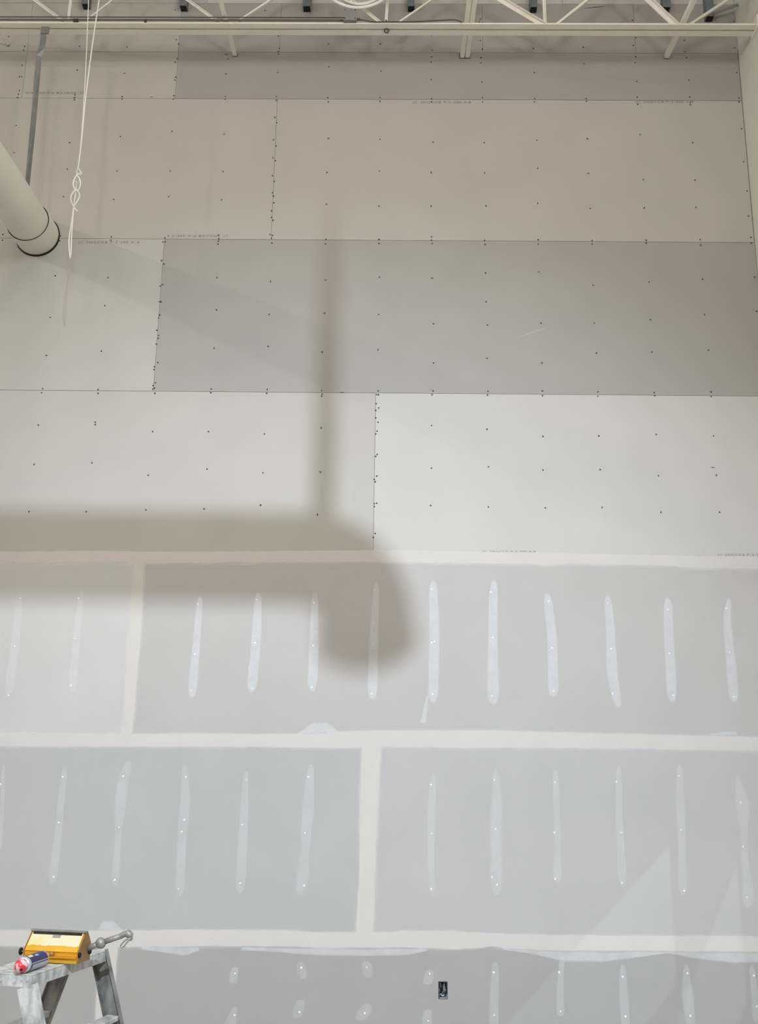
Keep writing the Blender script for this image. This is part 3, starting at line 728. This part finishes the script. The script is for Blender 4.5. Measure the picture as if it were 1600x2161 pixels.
# ------------------------------------------------------------------ yellow flat finishing box on the bench
FB = empty('flat_finishing_box', bp(0.55, 0.14, ZBN)); tag(FB, 'yellow metal drywall finishing box with small black wheels lying on the bench', 'tool')
pr = atz(165, 2034, ZBN+0.004)                            # front right foot of the box
ex = Vector((1, -0.17, 0)).normalized(); ey = Vector((0.17, 1, 0)).normalized()
def depth_scale(p): return F/((p-CAM).dot(fw))
BW = 126/depth_scale(pr)/K                                  # width of the box
def fbp(x, y, z): return pr + (ex*(x-BW) + ey*y + Z*z)*K      # x 0..BW left to right, y back from the front, z up
prof = [(0.0, 0.0), (0.0, 0.034), (-0.006, 0.055), (0.072, 0.148), (0.090, 0.150), (0.135, 0.09), (0.135, 0.0)]   # side view
bm = bmesh.new()
for x in (0.004, BW-0.004): pass
A = [bm.verts.new(fbp(0.004, y, z)) for y, z in prof]; B = [bm.verts.new(fbp(BW-0.004, y, z)) for y, z in prof]
for k in range(len(prof)):
    k2 = (k+1) % len(prof); bm.faces.new((A[k], A[k2], B[k2], B[k]))
bm.faces.new(A[::-1]); bm.faces.new(B); part('box_body', bm, GOLD, FB)
for xa, xb in ((0.0, 0.004), (BW-0.004, BW)):
    bm = bmesh.new(); pf = [(-0.004, 0.0), (-0.004, 0.034), (-0.012, 0.058), (0.070, 0.156), (0.094, 0.156), (0.142, 0.092), (0.142, 0.0)]
    A = [bm.verts.new(fbp(xa, y, z)) for y, z in pf]; B = [bm.verts.new(fbp(xb, y, z)) for y, z in pf]
    for k in range(len(pf)):
        k2 = (k+1) % len(pf); bm.faces.new((A[k], A[k2], B[k2], B[k]))
    bm.faces.new(A[::-1]); bm.faces.new(B); part('side_plate', bm, BROWN, FB)
bm = bmesh.new()                                          # slanted lid, its top edge under the blade
def lid(y, z, n): return (y-0.0040*n, z+0.0035*n)
a0 = (-0.0065, 0.056); a1 = (0.070, 0.146)
hexa(bm, [fbp(0.008, *a0), fbp(BW-0.008, *a0), fbp(BW-0.008, *a1), fbp(0.008, *a1)] + [fbp(x, *lid(*q, 1)) for x, q in ((0.008, a0), (BW-0.008, a0), (BW-0.008, a1), (0.008, a1))])
ld = part('lid', bm, GOLD, FB)
bm = bmesh.new(); c0 = lid(a0[0]+0.30*(a1[0]-a0[0]), a0[1]+0.30*(a1[1]-a0[1]), 1.05); c1 = lid(*a1, 1.25)
n0 = 24; rowA = []
for i in range(n0+1):
    tj = 0.27+random.uniform(-0.03, 0.03)
    rowA.append(bm.verts.new(fbp(0.012+(BW-0.024)*i/n0, *lid(a0[0]+tj*(a1[0]-a0[0]), a0[1]+tj*(a1[1]-a0[1]), 1.25))))
rowB = [bm.verts.new(fbp(0.012+(BW-0.024)*i/n0, *c1)) for i in range(n0+1)]
for i in range(n0): bm.faces.new((rowA[i], rowA[i+1], rowB[i+1], rowB[i]))
part('compound_residue', bm, GOLDL, ld)
bm = bmesh.new(); obox(bm, fbp(BW/2, 0.074, 0.156), ex*(BW/2+0.003)*K, ey*0.016*K, Z*0.004*K); bl = part('blade_holder', bm, POLE, FB)
bm = bmesh.new(); obox(bm, fbp(BW/2, 0.058, 0.143), ex*(BW/2-0.018)*K, ey*0.005*K, Z*0.006*K); part('blade', bm, BLADE, bl)
bm = bmesh.new(); obox(bm, fbp(BW*0.5, 0.049, 0.1285), ex*0.024*K, (ey*0.65+Z*0.76)*0.009*K, (Z*0.65-ey*0.76)*0.004*K); part('latch_smear', bm, POLE, FB)
bm = bmesh.new(); obox(bm, fbp(BW/2, -0.010, 0.030), ex*(BW/2-0.010)*K, ey*0.006*K, Z*0.0035*K); part('front_lip', bm, GOLD, FB)
bm = bmesh.new(); obox(bm, fbp(BW/2, -0.005, 0.008), ex*(BW/2-0.006)*K, ey*0.006*K, Z*0.008*K); part('skid_bar', bm, GOLD, FB)
bm = bmesh.new(); c = fbp(BW*0.52, -0.004, 0.045); tube(bm, [c+ey*0.004, c-ey*0.004, c-ey*0.012], [0.009, 0.012, 0.008], 14); part('dial_knob', bm, BROWN, FB, True)
for x, y, z, r in ((-0.016, -0.006, 0.052, 0.017), (BW+0.007, -0.006, 0.046, 0.012), (BW+0.007, 0.122, 0.046, 0.012)):
    bm = bmesh.new(); c = fbp(x, y, z); tube(bm, [c-ex*0.005, c-ex*0.002, c+ex*0.002, c+ex*0.005], [r*0.8, r, r, r*0.8], 18); w_ = part('wheel', bm, BLACK, FB, True)
    bm = bmesh.new(); d = 0.018 if x < 0 else -0.008
    tube(bm, [c-ex*0.007, c+ex*d], 0.004, 8); part('axle', bm, BROWN, w_, True)
# handle of the box: pole with a ball joint and a hook end carrying a ring
HD = empty('box_handle', fbp(BW, 0.1, 0.0)); tag(HD, 'dusty steel handle pole with ball joint and hooked ring end beside the yellow box', 'handle')
YH = pr.y+0.11*K
def hp(u, v, dy=0.0): return at(u, v, YH+dy)
bm = bmesh.new(); tube(bm, [hp(186, 2001), hp(200, 1995), hp(206, 1993)], 0.0165*K, 16); part('ferrule', bm, POLE, HD, True)
bm = bmesh.new(); tube(bm, [hp(203, 1994.5), hp(206, 1993), hp(211, 1991), hp(216, 1989), hp(220, 1987.5), hp(222, 1986.5)], [q*K for q in (0.014, 0.024, 0.031, 0.031, 0.022, 0.014)], 18); part('ball_joint', bm, POLE, HD, True)
bm = bmesh.new(); tube(bm, [hp(220, 1987.5), hp(258, 1974.5)], 0.0155*K, 16); part('pole', bm, POLE, HD, True)
bm = bmesh.new(); tube(bm, spline([hp(255, 1975.5), hp(262, 1971.5), hp(268, 1970.5), hp(273, 1973), hp(275, 1979), hp(273, 1983)], 5), [0.016*K]*10+[0.022*K]*8+[0.015*K]*8, 16); part('hook', bm, POLE, HD, True)
bm = bmesh.new()
rp = [(270, 1981), (273, 1983), (268, 1989), (262, 1997), (257, 1999), (255, 1996), (258, 1991), (264, 1985), (270, 1981)]
tube(bm, spline([hp(u, v, -0.012) for u, v in rp], 5), 0.0045*K, 8); part('ring', bm, CHROME, HD, True)

# ------------------------------------------------------------------ can lying on the bench
cr = 0.041*K
near = atz(46, 2055, ZBN); far = atz(88, 2040, ZBN)
cdir = (far-near); cdir.z = 0; cdir.normalize(); CL = (far-near).length
near = near + Z*(cr+0.0005)
can = empty('spray_can', near-Z*cr); tag(can, 'silver and navy can with a red cap lying on the bench', 'can')
side = Vector((cdir.y, -cdir.x, 0))                       # towards the camera side
def cp(s, a, r=None): r = cr if r is None else r; return near + cdir*s + (side*math.cos(a)+Z*math.sin(a))*r
def revolve(prof, nm, m, a0=0.0, a1=2*math.pi, n=28, parent=can):
    bm = bmesh.new(); rows_ = []
    for s, r in prof: rows_.append([bm.verts.new(cp(s, a0+(a1-a0)*k/n, r)) for k in range(n+1)])
    for a, b in zip(rows_, rows_[1:]):
        for k in range(n): bm.faces.new((a[k], a[k+1], b[k+1], b[k]))
    bmesh.ops.remove_doubles(bm, verts=bm.verts, dist=1e-5)
    return part(nm, bm, m, parent, True)
L_ = CL
revolve([(0.0, 0.0), (0.0, cr*0.9), (0.006, cr), (0.016, cr*0.97), (L_-0.008, cr*0.97), (L_-0.002, cr), (L_, cr*0.93), (L_, 0)], 'can_body', CANS)
e = cr*0.97+0.0006
def patch(s0, s1, a0, a1, nm, m, k=0.0): revolve([(s0, e+k), (s1, e+k)], nm, m, math.radians(a0), math.radians(a1), 20)
patch(0.020, L_-0.010, 12, 150, 'navy_band', CANB)
patch(0.024, L_-0.010, -2, 4, 'navy_stripe', CANB)
patch(0.030, L_-0.010, -62, -4, 'pale_panel', CANW)
patch(0.020, 0.028, -62, 4, 'navy_edge', CANB)
patch(0.024, 0.060, 58, 84, 'yellow_print', CANY, 0.0004)
patch(0.075, 0.105, 55, 70, 'white_print', CANW, 0.0004)
revolve([(0.0, cr*0.80), (-0.008, cr*0.86), (-0.024, cr*0.80), (-0.038, cr*0.58), (-0.044, cr*0.25), (-0.045, 0)], 'cap', CAPR)
bm = bmesh.new(); c = cp(-0.037, math.radians(-35), cr*0.56); nn = (c-(near-cdir*0.01)).normalized(); tube(bm, [c-nn*0.002, c+nn*0.0015], 0.0055, 10); part('nozzle_hole', bm, BLACK, can)

# ------------------------------------------------------------------ duct run behind the camera: it throws the soft elbow shadow
YD = -8.2
tK = (YD-KEY.y)/(0-KEY.y)
def cast(u, v):
    w = at(u, v); return KEY + (w-KEY)*tK
ax = cast(300, 1172); ae = cast(776, 1172)
RD = (at(300, 1081)-at(300, 1265)).length/2*tK
run = empty('ceiling_duct', (ae.x-0.5, YD, ax.z-RD)); tag(run, 'round duct with a down-turned elbow whose soft shadow falls across the wall', 'duct')
zax = ax.z
bend = RD*1.5
path = [Vector((XL+0.05, YD, zax)), Vector((ae.x-bend-0.6, YD, zax))]
for i in range(9):
    a = math.pi/2*i/8; path.append(Vector((ae.x-bend+bend*math.sin(a), YD+0.0, zax-bend+bend*math.cos(a))))
nb = len(path)
for vv in (1352, 1372, 1388, 1398): path.append(Vector((ae.x, YD, cast(776, vv).z)))
bm = bmesh.new(); tube(bm, path, [RD]*nb+[RD*1.10, RD*1.02, RD*0.80, RD*0.45], 32); part('duct_run', bm, SKIN, run, True)
hx = cast(684, 1000).x
hw = (at(655, 900)-at(713, 900)).length*tK
bm = bmesh.new(); hw *= 0.75
bm = bmesh.new(); box(bm, (hx-hw/2, YD-0.02, zax+RD*0.9), (hx+hw/2, YD+0.02, ZT-0.01)); part('duct_hanger', bm, STEELG, run)
